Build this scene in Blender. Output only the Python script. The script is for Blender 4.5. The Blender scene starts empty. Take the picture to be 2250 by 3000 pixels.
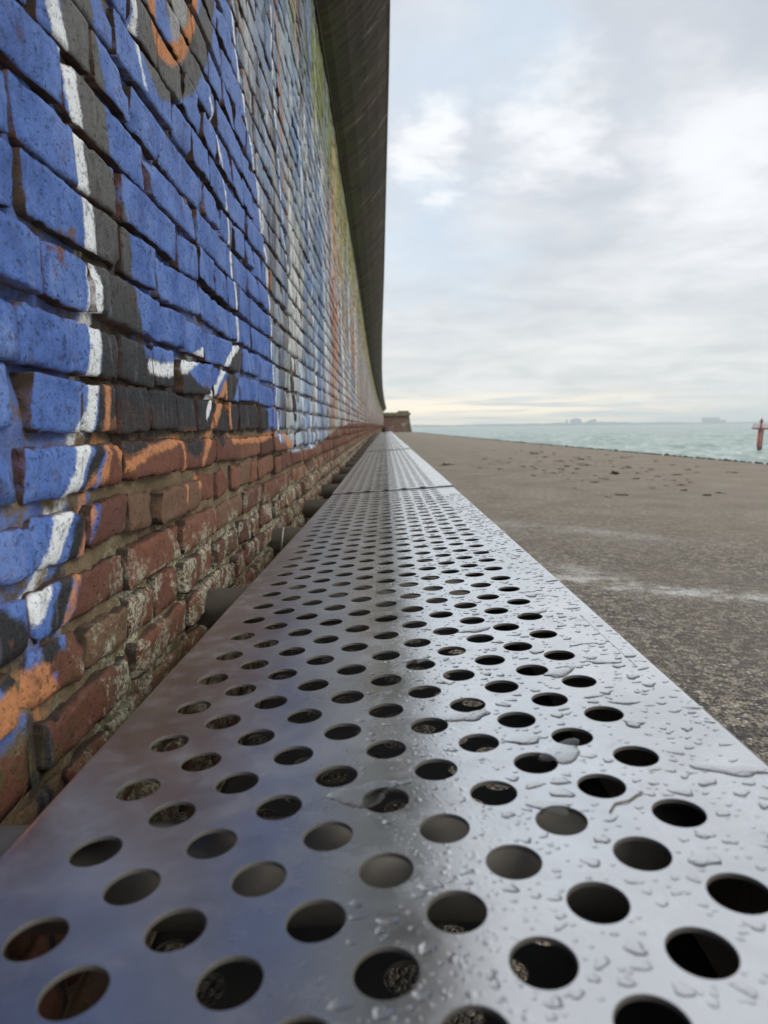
import bpy, bmesh, math, random
import numpy as np
from mathutils import Vector, Matrix

random.seed(7)
RNG = np.random.default_rng(11)
SC = bpy.context.scene
COL = SC.collection
R = math.radians

# ------------------------------------------------------------------ camera
EYE = 0.686                       # camera height above the promenade
YAW, PITCH, ROLL, FPX = -.0033, R(-7.175), R(-.57), 1984.0


def cam_axes():
    fw = Vector((math.sin(YAW) * math.cos(PITCH), math.cos(YAW) * math.cos(PITCH), math.sin(PITCH)))
    r = Vector((math.cos(YAW), -math.sin(YAW), 0))
    u = r.cross(fw)
    return r * math.cos(ROLL) + u * math.sin(ROLL), -r * math.sin(ROLL) + u * math.cos(ROLL), fw


cd = bpy.data.cameras.new('camera')
cam = bpy.data.objects.new('camera', cd)
COL.objects.link(cam)
SC.camera = cam
_r, _u, _f = cam_axes()
cam.matrix_world = Matrix(((_r.x, _u.x, -_f.x, 0), (_r.y, _u.y, -_f.y, 0), (_r.z, _u.z, -_f.z, EYE), (0, 0, 0, 1)))
cd.sensor_fit = 'VERTICAL'
cd.sensor_height = 36.0
cd.sensor_width = 27.0
cd.lens = FPX / 3000 * 36.0
cd.clip_start = 0.02
cd.clip_end = 30000
cd.dof.use_dof = True
cd.dof.focus_distance = 0.95
cd.dof.aperture_fstop = 7.5

# ------------------------------------------------------------------ colour management / cycles
SC.view_settings.view_transform = 'Standard'
SC.view_settings.look = 'None'
SC.view_settings.gamma = 1
SC.view_settings.exposure = 0.12
SC.view_settings.use_curve_mapping = False
SC.render.engine = 'CYCLES'
SC.cycles.use_denoising = True
SC.cycles.max_bounces = 7
SC.cycles.transmission_bounces = 8
SC.cycles.volume_bounces = 1
SC.cycles.sample_clamp_indirect = 8


# ------------------------------------------------------------------ node helpers
class NT:
    def __init__(self, tree):
        self.t = tree

    def n(self, kind, **kw):
        nd = self.t.nodes.new(kind)
        for k, v in kw.items():
            setattr(nd, k, v)
        return nd

    def put(self, sock, v):
        if v is None:
            return
        if hasattr(v, 'links') or isinstance(v, bpy.types.NodeSocket):
            self.t.links.new(v, sock)
        else:
            if isinstance(v, (tuple, list)) and sock.type == 'RGBA' and len(v) == 3:
                v = (*v, 1)
            if isinstance(v, (int, float)) and sock.type in ('VECTOR', 'RGBA'):
                v = (v, v, v) if sock.type == 'VECTOR' else (v, v, v, 1)
            sock.default_value = v

    def m(self, op, a, b=None, c=None, clamp=False):
        nd = self.n('ShaderNodeMath', operation=op, use_clamp=clamp)
        for i, v in enumerate((a, b, c)):
            self.put(nd.inputs[i], v)
        return nd.outputs[0]

    def v(self, op, a, b=None, c=None, out=0):
        nd = self.n('ShaderNodeVectorMath', operation=op)
        for i, x in enumerate((a, b, c)):
            if x is not None:
                self.put(nd.inputs[i], x)
        return nd.outputs['Value'] if op in ('LENGTH', 'DOT_PRODUCT', 'DISTANCE') else nd.outputs[0]

    def mix(self, fac, a, b, blend='MIX'):
        nd = self.n('ShaderNodeMix', data_type='RGBA', blend_type=blend)
        nd.clamp_factor = True
        self.put(nd.inputs[0], fac)
        self.put(nd.inputs[6], a)
        self.put(nd.inputs[7], b)
        return nd.outputs[2]

    def sstep(self, x, lo, hi):
        nd = self.n('ShaderNodeMapRange', interpolation_type='SMOOTHSTEP')
        self.put(nd.inputs[0], x)
        self.put(nd.inputs[1], lo)
        self.put(nd.inputs[2], hi)
        return nd.outputs[0]

    def lin(self, x, lo, hi, a=0., b=1.):
        nd = self.n('ShaderNodeMapRange')
        for i, q in enumerate((x, lo, hi, a, b)):
            self.put(nd.inputs[i], q)
        return nd.outputs[0]

    def noise(self, vec, scale=1., detail=3., rough=.55, dist=0., out='Fac', dims='3D'):
        nd = self.n('ShaderNodeTexNoise', noise_dimensions=dims)
        if dims == '1D':
            self.put(nd.inputs['W'], vec)
        else:
            self.put(nd.inputs['Vector'], vec)
        nd.inputs['Scale'].default_value = scale
        nd.inputs['Detail'].default_value = detail
        nd.inputs['Roughness'].default_value = rough
        nd.inputs['Distortion'].default_value = dist
        return nd.outputs[out]

    def voro(self, vec, scale=1., feature='F1', out='Distance', rnd=1.):
        nd = self.n('ShaderNodeTexVoronoi', feature=feature)
        self.put(nd.inputs['Vector'], vec)
        nd.inputs['Scale'].default_value = scale
        nd.inputs['Randomness'].default_value = rnd
        return nd.outputs[out]

    def ramp(self, fac, stops, interp='LINEAR'):
        nd = self.n('ShaderNodeValToRGB')
        cr = nd.color_ramp
        cr.interpolation = interp
        while len(cr.elements) > 1:
            cr.elements.remove(cr.elements[-1])
        cr.elements[0].position = stops[0][0]
        cr.elements[0].color = (*stops[0][1], 1)
        for p, c in stops[1:]:
            e = cr.elements.new(p)
            e.color = (*c, 1)
        self.put(nd.inputs[0], fac)
        return nd.outputs[0]

    def curve(self, x, pts):
        """piecewise curve: returns y(x); points given in real units"""
        xs = [p[0] for p in pts]
        ys = [p[1] for p in pts]
        x0, x1, y0, y1 = min(xs), max(xs), min(ys) - 1e-4, max(ys) + 1e-4
        t = self.lin(x, x0, x1)
        nd = self.n('ShaderNodeFloatCurve')
        cv = nd.mapping.curves[0]
        pp = sorted([((a - x0) / (x1 - x0), (b - y0) / (y1 - y0)) for a, b in pts])
        cv.points[0].location = pp[0]
        cv.points[1].location = pp[-1]
        for q in pp[1:-1]:
            cv.points.new(*q)
        nd.mapping.update()
        self.put(nd.inputs[1], t)
        return self.m('MULTIPLY_ADD', nd.outputs[0], y1 - y0, y0)

    def xyz(self, vec):
        nd = self.n('ShaderNodeSeparateXYZ')
        self.put(nd.inputs[0], vec)
        return nd.outputs

    def vec(self, x=0., y=0., z=0.):
        nd = self.n('ShaderNodeCombineXYZ')
        for i, q in enumerate((x, y, z)):
            self.put(nd.inputs[i], q)
        return nd.outputs[0]

    def pos(self):
        return self.n('ShaderNodeNewGeometry').outputs['Position']

    def bump(self, h, strength=.5, dist=.01, normal=None):
        nd = self.n('ShaderNodeBump')
        nd.inputs['Strength'].default_value = strength
        nd.inputs['Distance'].default_value = dist
        self.put(nd.inputs['Height'], h)
        self.put(nd.inputs['Normal'], normal)
        return nd.outputs[0]


def material(name):
    m = bpy.data.materials.new(name)
    m.use_nodes = True
    m.node_tree.nodes.clear()
    t = NT(m.node_tree)
    out = t.n('ShaderNodeOutputMaterial')
    b = t.n('ShaderNodeBsdfPrincipled')
    t.t.links.new(b.outputs[0], out.inputs[0])
    t.b = b
    t.out = out
    return m, t


def simple(name, col, rough=.7, metal=0., var=.25, scale=30., bump=.0):
    m, t = material(name)
    p = t.pos()
    nz = t.noise(p, scale, 4)
    c = t.mix(nz, tuple(x * (1 - var) for x in col), tuple(min(1, x * (1 + var)) for x in col))
    t.put(t.b.inputs['Base Color'], c)
    t.b.inputs['Roughness'].default_value = rough
    t.b.inputs['Metallic'].default_value = metal
    if bump:
        t.put(t.b.inputs['Normal'], t.bump(nz, bump, .01))
    return m


# ------------------------------------------------------------------ world: overcast, broken cloud, warm strip low ahead
SUN_EL, SUN_AZ = R(38), R(118)       # azimuth measured from +Y (ahead) towards +X (the sea)
world = bpy.data.worlds.new('World')
SC.world = world
world.use_nodes = True
world.cycles.sampling_method = 'MANUAL'
world.cycles.sample_map_resolution = 512
w = NT(world.node_tree)
world.node_tree.nodes.clear()
wo = w.n('ShaderNodeOutputWorld')
bg = w.n('ShaderNodeBackground')
world.node_tree.links.new(bg.outputs[0], wo.inputs[0])
bg.inputs['Strength'].default_value = 0.1
sky = w.n('ShaderNodeTexSky')
sky.sky_type = 'NISHITA'
sky.sun_disc = False
sky.sun_elevation = SUN_EL
sky.sun_rotation = SUN_AZ
sky.air_density = 1.0
sky.dust_density = 2.0
d = w.v('NORMALIZE', w.n('ShaderNodeTexCoord').outputs['Generated'])
dx, dy, dz = w.xyz(d)[0:3]
zc = w.m('MAXIMUM', dz, 0.0)
zz = w.m('ADD', zc, 0.16)
cp = w.vec(w.m('DIVIDE', dx, zz), w.m('DIVIDE', dy, zz), 0.0)
n1 = w.noise(cp, 1.25, 5, .5, .35)
n2 = w.noise(w.v('ADD', cp, (7.3, 2.1, 4.)), 3.1, 6, .55, .5)
n3 = w.noise(w.v('ADD', cp, (1.3, 9.1, 2.)), .62, 3, .5, .2)
nn = w.m('ADD', w.m('MULTIPLY', n1, .62), w.m('MULTIPLY', n2, .38))


def spot(px, py, size):
    """cloud break centred on one direction of the sky"""
    v = _r * ((px - 1125) / FPX) - _u * ((py - 1500) / FPX) + _f
    v.normalize()
    wd = w.v('ADD', d, w.v('SCALE', w.v('SUBTRACT', w.noise(cp, 2.2, 4, .55, 0, 'Color'), (.5, .5, .5)), (0, 0, 0)))
    nd = world.node_tree.nodes.new('ShaderNodeVectorMath')
    nd.operation = 'SCALE'
    w.put(nd.inputs[0], w.v('SUBTRACT', w.noise(cp, 2.6, 5, .6, 0, 'Color'), (.5, .5, .5)))
    nd.inputs['Scale'].default_value = .30
    wd = w.v('ADD', d, nd.outputs[0])
    return w.sstep(w.v('DISTANCE', wd, tuple(v)), size, size * .15)


grey = w.ramp(nn, [(.30, (.535, .57, .63)), (.43, (.61, .64, .69)), (.54, (.71, .735, .775)), (.68, (.86, .88, .91))])
bright = w.m('MAXIMUM', w.m('MAXIMUM', spot(1610, 390, .105), spot(1250, 455, .075)), w.m('MULTIPLY', spot(2080, 480, .14), .8))
bright = w.m('MAXIMUM', bright, w.m('MULTIPLY', w.sstep(n3, .60, .74), .8))
blue = w.m('MAXIMUM', w.m('MAXIMUM', spot(1270, 700, .16), spot(1480, 120, .13)), w.sstep(n3, .47, .30))
skyc = w.mix(w.m('MULTIPLY', blue, .6), grey, (.60, .735, .87))
skyc = w.mix(w.m('MULTIPLY', bright, .78), skyc, (1.02, 1.03, 1.04))
low = w.sstep(dz, .30, .0)
skyc = w.mix(w.m('MULTIPLY', low, .75), skyc, w.ramp(n2, [(.3, (.68, .70, .69)), (.7, (.88, .875, .84))]))
# warm strip near the horizon, ahead (towards the low winter light)
ahead = w.sstep(dy, .86, 1.0)
strip = w.m('MULTIPLY', w.sstep(dz, .060, .012), ahead)
streak = w.noise(w.vec(w.m('MULTIPLY', dx, 5.), w.m('MULTIPLY', dy, 3.), w.m('MULTIPLY', dz, 85.)), 1.6, 4, .5, .3)
warm = w.m('MULTIPLY', strip, w.sstep(streak, .34, .60))
skyc = w.mix(warm, skyc, (1.75, 1.42, .95))
# the cloud deck is thick but not opaque: a little of the clear sky behind comes through
skyx = w.mix(.90, sky.outputs[0], w.v('MULTIPLY', skyc, (10.7, 10.7, 10.7)))
w.put(bg.inputs['Color'], skyx)

sl = bpy.data.lights.new('sun', 'SUN')
sl.energy = 1.5
sl.angle = R(25)
sl.color = (1.0, .95, .88)
so = bpy.data.objects.new('sun', sl)
COL.objects.link(so)
sd = Vector((math.sin(SUN_AZ) * math.cos(SUN_EL), math.cos(SUN_AZ) * math.cos(SUN_EL), math.sin(SUN_EL)))
so.rotation_euler = sd.to_track_quat('Z', 'Y').to_euler()
so.location = sd * 50


# ------------------------------------------------------------------ object helpers
def tag(o, label=None, cat=None, group=None, kind=None):
    if label:
        o['label'] = label
    if cat:
        o['category'] = cat
    if group:
        o['group'] = group
    if kind:
        o['kind'] = kind
    return o


def empty(name, loc=(0, 0, 0)):
    o = bpy.data.objects.new(name, None)
    COL.objects.link(o)
    o.location = loc
    o.empty_display_size = .1
    return o


def link(name, me, mat=None, parent=None, loc=(0, 0, 0), rot=(0, 0, 0)):
    if mat and not me.materials:
        me.materials.append(mat)
    o = bpy.data.objects.new(name, me)
    COL.objects.link(o)
    o.rotation_euler = rot
    if parent:
        o.parent = parent
        o.location = Vector(loc) - parent.location
    else:
        o.location = loc
    return o


def mesh(name, verts, faces, smooth=False):
    me = bpy.data.meshes.new(name)
    me.from_pydata([tuple(v) for v in verts] if not isinstance(verts, np.ndarray) else verts.tolist(), [],
                   faces if isinstance(faces, list) else faces.tolist())
    if smooth:
        me.polygons.foreach_set('use_smooth', np.ones(len(me.polygons), bool))
    me.update()
    return me


class MB:
    """collects boxes, tubes and lathes into one mesh"""

    def __init__(self):
        self.v, self.f = [], []

    def add(self, vs, fs):
        o = len(self.v)
        self.v += [tuple(p) for p in vs]
        self.f += [tuple(i + o for i in f) for f in fs]

    def box(self, x0, x1, y0, y1, z0, z1):
        self.add([(x0, y0, z0), (x1, y0, z0), (x1, y1, z0), (x0, y1, z0), (x0, y0, z1), (x1, y0, z1), (x1, y1, z1), (x0, y1, z1)],
                 [(3, 2, 1, 0), (4, 5, 6, 7), (0, 1, 5, 4), (1, 2, 6, 5), (2, 3, 7, 6), (3, 0, 4, 7)])

    def tube(self, a, b, r0, r1=None, seg=12, cap=True):
        r1 = r0 if r1 is None else r1
        a, b = Vector(a), Vector(b)
        ax = (b - a).normalized()
        s = ax.orthogonal().normalized()
        t = ax.cross(s)
        vs, fs = [], []
        for p, rr in ((a, r0), (b, r1)):
            for i in range(seg):
                an = 2 * math.pi * i / seg
                vs.append(p + (s * math.cos(an) + t * math.sin(an)) * rr)
        for i in range(seg):
            j = (i + 1) % seg
            fs.append((i, j, seg + j, seg + i))
        if cap:
            fs.append(tuple(range(seg))[::-1])
            fs.append(tuple(range(seg, 2 * seg)))
        self.add(vs, fs)

    def prism(self, prof, y0, y1, axis='y'):
        """closed (x,z) profile, extruded along y"""
        n = len(prof)
        vs = [(x, y0, z) for x, z in prof] + [(x, y1, z) for x, z in prof]
        fs = [(i, (i + 1) % n, n + (i + 1) % n, n + i) for i in range(n)]
        fs += [tuple(range(n))[::-1], tuple(range(n, 2 * n))]
        self.add(vs, fs)

    def build(self, name, mat, parent=None, loc=(0, 0, 0), smooth=False, rot=(0, 0, 0), bevel=0):
        me = mesh(name, self.v, self.f)
        bm = bmesh.new()
        bm.from_mesh(me)
        if bevel:
            bmesh.ops.bevel(bm, geom=[e for e in bm.edges if len(e.link_faces) == 2 and e.calc_face_angle(0) > .5], offset=bevel, segments=2,
                            affect='EDGES')
        bmesh.ops.recalc_face_normals(bm, faces=bm.faces)
        bm.to_mesh(me)
        bm.free()
        if smooth:
            me.polygons.foreach_set('use_smooth', np.ones(len(me.polygons), bool))
        return link(name, me, mat, parent, loc, rot)


# numpy value noise
_H = RNG.random(4096)


def vnoise(x, y, z=0.):
    x, y, z = np.broadcast_arrays(np.asarray(x, float), np.asarray(y, float), np.asarray(z, float))
    xi, yi, zi = np.floor(x).astype(np.int64), np.floor(y).astype(np.int64), np.floor(z).astype(np.int64)
    fx, fy, fz = x - xi, y - yi, z - zi
    fx, fy, fz = [f * f * (3 - 2 * f) for f in (fx, fy, fz)]

    def h(a, b, c):
        return _H[((a * 73856093) ^ (b * 19349663) ^ (c * 83492791)) & 4095]
    r = 0
    for i in (0, 1):
        for j in (0, 1):
            for k in (0, 1):
                r = r + h(xi + i, yi + j, zi + k) * np.where(i, fx, 1 - fx) * np.where(j, fy, 1 - fy) * np.where(k, fz, 1 - fz)
    return r * 2 - 1


def fbm(x, y, z=0., o=3):
    s, a = 0, 1.
    for i in range(o):
        s = s + a * vnoise(x * 2 ** i + 17.3 * i, y * 2 ** i + 5.1 * i, z * 2 ** i + 3.7 * i)
        a *= .5
    return s


# ================================================================== SETTING
# ---------------------------------------------------------------- promenade
def seg_dist(t, p, a, b):
    ba = Vector(b) - Vector(a)
    pa = t.v('SUBTRACT', p, tuple(a))
    k = t.m('MULTIPLY', t.v('DOT_PRODUCT', pa, tuple(ba / max(ba.length_squared, 1e-9))), 1.0, clamp=True)
    return t.v('LENGTH', t.v('MULTIPLY_ADD', k, tuple(-ba), pa))


def poly_dist(t, p, pts):
    dd = None
    for a, b in zip(pts[:-1], pts[1:]):
        s = seg_dist(t, p, a, b)
        dd = s if dd is None else t.m('MINIMUM', dd, s)
    return dd


EDGE = [(6.9, -30), (6.6, -8), (6.35, 11.6), (5.7, 22.3), (4.4, 50), (3.3, 85), (3.3, 95)]


def edge_x(y):
    return float(np.interp(y, [e[1] for e in EDGE], [e[0] for e in EDGE]))


m_ground, t = material('promenade_asphalt')
p = t.pos()
px_, py_, pz_ = t.xyz(p)[0:3]
cell = t.n('ShaderNodeTexVoronoi')
cell.inputs['Scale'].default_value = 105
wp = t.v('ADD', p, t.v('MULTIPLY', t.v('SUBTRACT', t.noise(p, 90, 2, .5, 0, 'Color'), (.5, .5, .5)), (.006, .006, .006)))
t.put(cell.inputs['Vector'], wp)
rndc = t.xyz(cell.outputs['Color'])[0]
stone = t.ramp(rndc, [(0, (.032, .027, .021)), (.25, (.10, .080, .057)), (.5, (.19, .148, .100)), (.72, (.29, .23, .155)), (.9, (.50, .45, .37)), (1, (.75, .72, .66))])
gap = t.sstep(cell.outputs['Distance'], .35, .85)
tar = t.noise(p, 2.2, 5, .6)
col = t.mix(t.m('MULTIPLY', gap, .95), stone, (.03, .027, .023))
clump = t.noise(p, 32, 4, .75)
col = t.mix(t.m('MULTIPLY', t.sstep(clump, .50, .36), .6), col, (.055, .048, .04))
col = t.mix(t.m('MULTIPLY', t.sstep(clump, .54, .68), .35), col, (.42, .36, .27))
c2 = t.xyz(t.voro(wp, 48, 'F1', 'Color'))[0]
col = t.mix(t.m('MULTIPLY', t.sstep(c2, .55, .95), .6), col, (.46, .40, .30))
col = t.mix(t.m('MULTIPLY', t.sstep(c2, .42, .05), .7), col, (.045, .042, .038))
cl2 = t.noise(p, 11, 5, .75)
col = t.mix(t.m('MULTIPLY', t.sstep(cl2, .50, .36), .5), col, (.07, .06, .048))
c4 = t.noise(p, 24, 6, .8)
col = t.mix(t.m('MULTIPLY', t.sstep(c4, .50, .40), .6), col, (.05, .045, .04))
col = t.mix(t.m('MULTIPLY', t.sstep(c4, .53, .62), .45), col, (.46, .41, .33))
sand = t.m('MULTIPLY', t.sstep(t.m('ADD', py_, t.m('MULTIPLY', px_, .8)), 1.8, 8.), .38)
col = t.mix(sand, col, t.mix(t.noise(p, 60, 3, .7), (.30, .24, .17), (.56, .465, .335)))
big = t.noise(p, 1.1, 5, .6, .4)
col = t.mix(t.sstep(big, .38, .66), col, t.mix(.5, col, (.20, .165, .125)))
col = t.mix(t.m('MULTIPLY', t.sstep(tar, .5, .75), .3), col, (.075, .075, .075))
# sandy toward the sea edge
sandy = t.m('MULTIPLY', t.sstep(t.m('ADD', px_, t.m('MULTIPLY', tar, 1.6)), 2.4, 5.2), .62)
col = t.mix(sandy, col, t.mix(t.noise(p, 12, 5, .7), (.21, .165, .115), (.36, .29, .205)))
# chalky salt marks drying on the surface
pg = t.v('ADD', t.v('MULTIPLY', p, (1, 1, 0)), t.v('MULTIPLY', t.v('SUBTRACT', t.noise(p, 6, 4, .6, 0, 'Color'), (.5, .5, .5)), (.22, .22, 0)))
sp = t.noise(p, 190, 3, .7)
for pts, wd, amt in (([(.78, 3.02, 0), (.99, 2.88, 0), (1.16, 2.72, 0), (1.50, 2.64, 0)], .20, .95), ([(.84, 3.25, 0), (.99, 3.0, 0)], .22, .6), ([(.72, 4.85, 0), (.99, 4.54, 0), (1.24, 4.45, 0), (1.55, 4.05, 0)], .34, .34)):
    dd = poly_dist(t, pg, pts)
    mk = t.m('MULTIPLY', t.m('MULTIPLY', t.sstep(dd, wd, wd * .1), t.sstep(t.m('ADD', t.m('ADD', t.m('MULTIPLY', sp, .5), t.m('MULTIPLY', clump, .5)), t.m('MULTIPLY', t.sstep(dd, wd, 0), .12)), .53, .61)), t.m('MULTIPLY', t.sstep(t.noise(p, 3.4, 5, .7), .38, .58), amt))
    col = t.mix(mk, col, (.66, .64, .60))
t.put(t.b.inputs['Base Color'], col)
t.put(t.b.inputs['Roughness'], t.lin(tar, .3, .7, .55, .85))
hgt = t.m('SUBTRACT', t.m('MULTIPLY', rndc, .5), t.m('MULTIPLY', cell.outputs['Distance'], .9))
hgt = t.m('ADD', hgt, t.m('MULTIPLY', c2, .9))
t.put(t.b.inputs['Normal'], t.bump(hgt, 1.0, .006))

ys = sorted(set([-30, -8, 0, 95] + [e[1] for e in EDGE] + list(np.linspace(-2, 90, 70))))
vs, fs = [], []
for y in ys:
    xe = edge_x(y)
    for k, x in enumerate((-1.0, .3, 1.2, 2.5, 4.0, xe)):
        x = min(x, xe) if k < 5 else xe
        if k and x <= vs[-1][0]:
            x = vs[-1][0] + .01
        vs.append((x, y, 0.0))
nx = 6
for i in range(len(ys) - 1):
    for k in range(nx - 1):
        a = i * nx + k
        fs.append((a, a + 1, a + nx + 1, a + nx))
tag(link('promenade', mesh('promenade', vs, fs), m_ground), kind='structure')

# stone revetment dropping to the sea
m_rev = simple('revetment_stone', (.11, .10, .085), .8, 0, .5, 1.5, .6)
vs, fs = [], []
for i, y in enumerate(ys):
    xe = edge_x(y)
    vs += [(xe, y, -.004), (xe + .25, y, -.10), (xe + 14, y, -5.4)]
for i in range(len(ys) - 1):
    for k in range(2):
        a = i * 3 + k
        fs.append((a, a + 1, a + 4, a + 3))
tag(link('sea_revetment', mesh('sea_revetment', vs, fs), m_rev), kind='structure')

# ---------------------------------------------------------------- sea
SEA = EYE - 4.5
m_sea, t = material('sea_water')
p = t.pos()
sx = t.v('MULTIPLY', p, (1, 1.0, 1))
wv = t.noise(t.v('MULTIPLY', p, (.34, .20, 1)), 1.0, 6, .62, .8)
wl = t.noise(t.v('MULTIPLY', p, (.06, .022, 1)), 1.0, 5, .6, .3)
foam = t.m('MULTIPLY', t.sstep(wv, .57, .68), t.sstep(wl, .40, .62))
body = t.mix(t.sstep(wl, .35, .7), (.15, .24, .20), (.30, .40, .345))
body = t.mix(t.m('MULTIPLY', t.sstep(wv, .46, .60), .8), body, (.45, .54, .48))
body = t.mix(t.m('MULTIPLY', t.sstep(wv, .44, .34), .7), body, (.09, .16, .13))
body = t.mix(t.m('MULTIPLY', foam, .75), body, (.72, .78, .75))
t.put(t.b.inputs['Base Color'], body)
t.b.inputs['Roughness'].default_value = .30
t.b.inputs['IOR'].default_value = 1.33
t.put(t.b.inputs['Normal'], t.bump(wv, .9, .6))
yy = np.concatenate([np.linspace(-30, 20, 12), np.geomspace(24, 5900, 330)])
xx = np.concatenate([-np.geomspace(60, 5900, 12)[::-1], np.linspace(-20, 5, 4), np.geomspace(7, 5900, 300)])
X, Y = np.meshgrid(xx, yy)
dist = np.hypot(X, Y)
amp = .42 * np.clip(1 - dist / 900, 0, 1) * (np.clip((X - 5) / 10, 0, 1))
Z = SEA + amp * (fbm(X * .12, Y * .22, 0, 3) + .6 * fbm(X * .4 + 9, Y * .6, 2, 2))
V = np.stack([X.ravel(), Y.ravel(), Z.ravel()], 1)
ny, nx = X.shape
ii = (np.arange(ny - 1)[:, None] * nx + np.arange(nx - 1)[None]).ravel()
F = np.stack([ii, ii + 1, ii + nx + 1, ii + nx], 1)
tag(link('sea', mesh('sea', V, F, True), m_sea), kind='structure')

# ---------------------------------------------------------------- far shore
m_shore = simple('far_shore_land', (.07, .085, .06), .9, 0, .4, .01)
xs = np.arange(-3000, 4600, 9.)
hts = 9 + 6 * (fbm(xs / 420., 0 * xs, 3, 2)) + 5 * np.abs(fbm(xs / 60., 0 * xs + 4, 1, 3)) + 3 * vnoise(xs / 14., 0 * xs, 8)
hts = np.clip(hts, 4, None) * np.interp(xs, [-3000, 200, 900, 4600], [1.15, 1.0, .95, 1.1])
yb = 4150 + 90 * vnoise(xs / 700., 0 * xs, 2)
vs, fs = [], []
for x, h, y in zip(xs, hts, yb):
    vs += [(x, y, SEA - .5), (x, y + 25, SEA + h * .55), (x, y + 60, SEA + h), (x, y + 500, SEA + h * .8)]
for i in range(len(xs) - 1):
    for k in range(3):
        a = i * 4 + k
        fs.append((a, a + 4, a + 5, a + 1))
tag(link('far_shore', mesh('far_shore', vs, fs), m_shore), kind='structure')

m_far = simple('distant_concrete', (.20, .20, .20), .8, 0, .15, .05)
m_farg = simple('distant_glazing', (.05, .06, .07), .3, 0, .2, .05)


def far_x(px, y=4080):
    return (px - 1129.) / FPX * y


def far_building(name, px0, px1, hpx, label, cat, shape):
    y = 4080.
    x0, x1 = far_x(px0), far_x(px1)
    h = hpx * .8 * y / FPX
    g = empty(name, ((x0 + x1) / 2, y, SEA))
    tag(g, label, cat)
    wd = x1 - x0
    if shape == 'dome':
        mb = MB()
        n = 14
        prof = [(-wd / 2, 0), (wd / 2, 0), (wd / 2, h * .45)] + [(wd / 2 * math.cos(a), h * .45 + h * .55 * math.sin(a)) for a in np.linspace(.12, math.pi - .12, n)] + [(-wd / 2, h * .45)]
        mb.prism(prof, -30, 30)
        mb.build('hall', m_far, g, g.location)
        for k in range(6):
            mb = MB()
            xx_ = -wd / 2 + wd * (k + .5) / 6
            mb.box(xx_ - wd * .05, xx_ + wd * .05, -30.6, -30, h * .12, h * .4)
            mb.build('window', m_farg, g, g.location)
    elif shape == 'step':
        mb = MB()
        for k in range(4):
            mb.box(-wd / 2 + wd * k / 4, -wd / 2 + wd * (k + 1) / 4 - .2, -25 - k, 25, 0, h * (.5 + .5 * k / 3))
        mb.build('block', m_far, g, g.location)
        for k in range(4):
            mb = MB()
            mb.box(-wd / 2 + wd * (k + .2) / 4, -wd / 2 + wd * (k + .8) / 4, -26 - k, -25 - k, h * .15, h * .4)
            mb.build('window', m_farg, g, g.location)
    elif shape == 'slab':
        mb = MB()
        mb.box(-wd / 2, wd * .18, -20, 20, 0, h)
        mb.box(wd * .18 + .2, wd / 2, -18, 18, 0, h * .66)
        mb.build('block', m_far, g, g.location)
        for k in range(5):
            mb = MB()
            mb.box(-wd / 2 + 3, wd * .17, -20.6, -20, h * (.15 + .16 * k), h * (.22 + .16 * k))
            mb.build('window_band', m_farg, g, g.location)
    else:
        mb = MB()
        mb.prism([(-wd / 2, 0), (wd / 2, 0), (wd * .35, h * .85), (0, h), (-wd * .35, h * .85)], -wd / 2, wd / 2)
        mb.build('shaft', m_far, g, g.location)
        mb = MB()
        mb.box(-wd * .2, wd * .2, -wd / 2 - .6, -wd / 2, h * .5, h * .6)
        mb.build('window', m_farg, g, g.location)
    return g


far_building('distant_tower', 1651, 1659, 22, 'hazy narrow tower on the far shore left of the domed hall', 'tower', 'tower')
far_building('domed_hall', 1668, 1696, 26, 'hazy dome-topped hall on the far shore beside the narrow tower', 'building', 'dome')
far_building('stepped_building', 1707, 1736, 22, 'hazy stepped building on the far shore right of the domed hall', 'building', 'step')
far_building('apartment_block', 2052, 2113, 24, 'hazy long apartment block on the far shore left of the red marker', 'building', 'slab')

# ================================================================== BRICK SEA WALL
WALLX = -.30
_wy = [-10, 4, 7, 10.4, 16.9, 28, 40, 58, 76, 86]
_wx = [-.30, -.30, -.322, -.345, -.405, -.465, -.485, -.43, -.30, -.20]


def wall_x(y):
    return np.interp(y, _wy, _wx)


# graffiti: python keeps the signed distance to every sprayed stroke (metres along / above the wall),
# stored per vertex; the paint material turns the distances into crisp sprayed edges
def pdist(Y, Z, pts):
    dd = np.full(Y.shape, 9.)
    for (ay, az), (by, bz) in zip(pts[:-1], pts[1:]):
        vy, vz = by - ay, bz - az
        k = np.clip(((Y - ay) * vy + (Z - az) * vz) / max(vy * vy + vz * vz, 1e-9), 0, 1)
        dd = np.minimum(dd, np.hypot(Y - ay - k * vy, Z - az - k * vz))
    return dd


BLACKS = [([(.80, .04), (1.10, .035), (1.42, .018), (1.55, .028), (1.72, .02)], .036), ([(.86, .06), (1.02, .062), (1.08, .05)], .03), ([(1.42, .14), (1.36, .09), (1.25, .0)], .034),
          ([(.79, -.012), (.84, -.012), (1.0, .0)], .018), ([(1.05, -.02), (1.09, -.03), (1.12, -.01)], .018), ([(.91, .60), (.93, .50), (.97, .475), (1.05, .51), (1.15, .57), (1.25, .68), (1.30, .78)], .035),
          ([(1.0, .70), (1.05, .62), (1.09, .60), (1.12, .72)], .05), ([(1.445, .20), (1.44, .27), (1.41, .35), (1.385, .42)], .006), ([(.44, -.10), (.50, -.165), (.53, -.185)], .03),
          ([(3.6, 1.5), (3.8, .9), (3.95, .45)], .012), ([(2.62, 1.3), (2.72, .8), (2.8, .45)], .012), ([(1.75, .9), (1.80, .7)], .012), ([(2.2, .2), (2.3, .05)], .03)]
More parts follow.
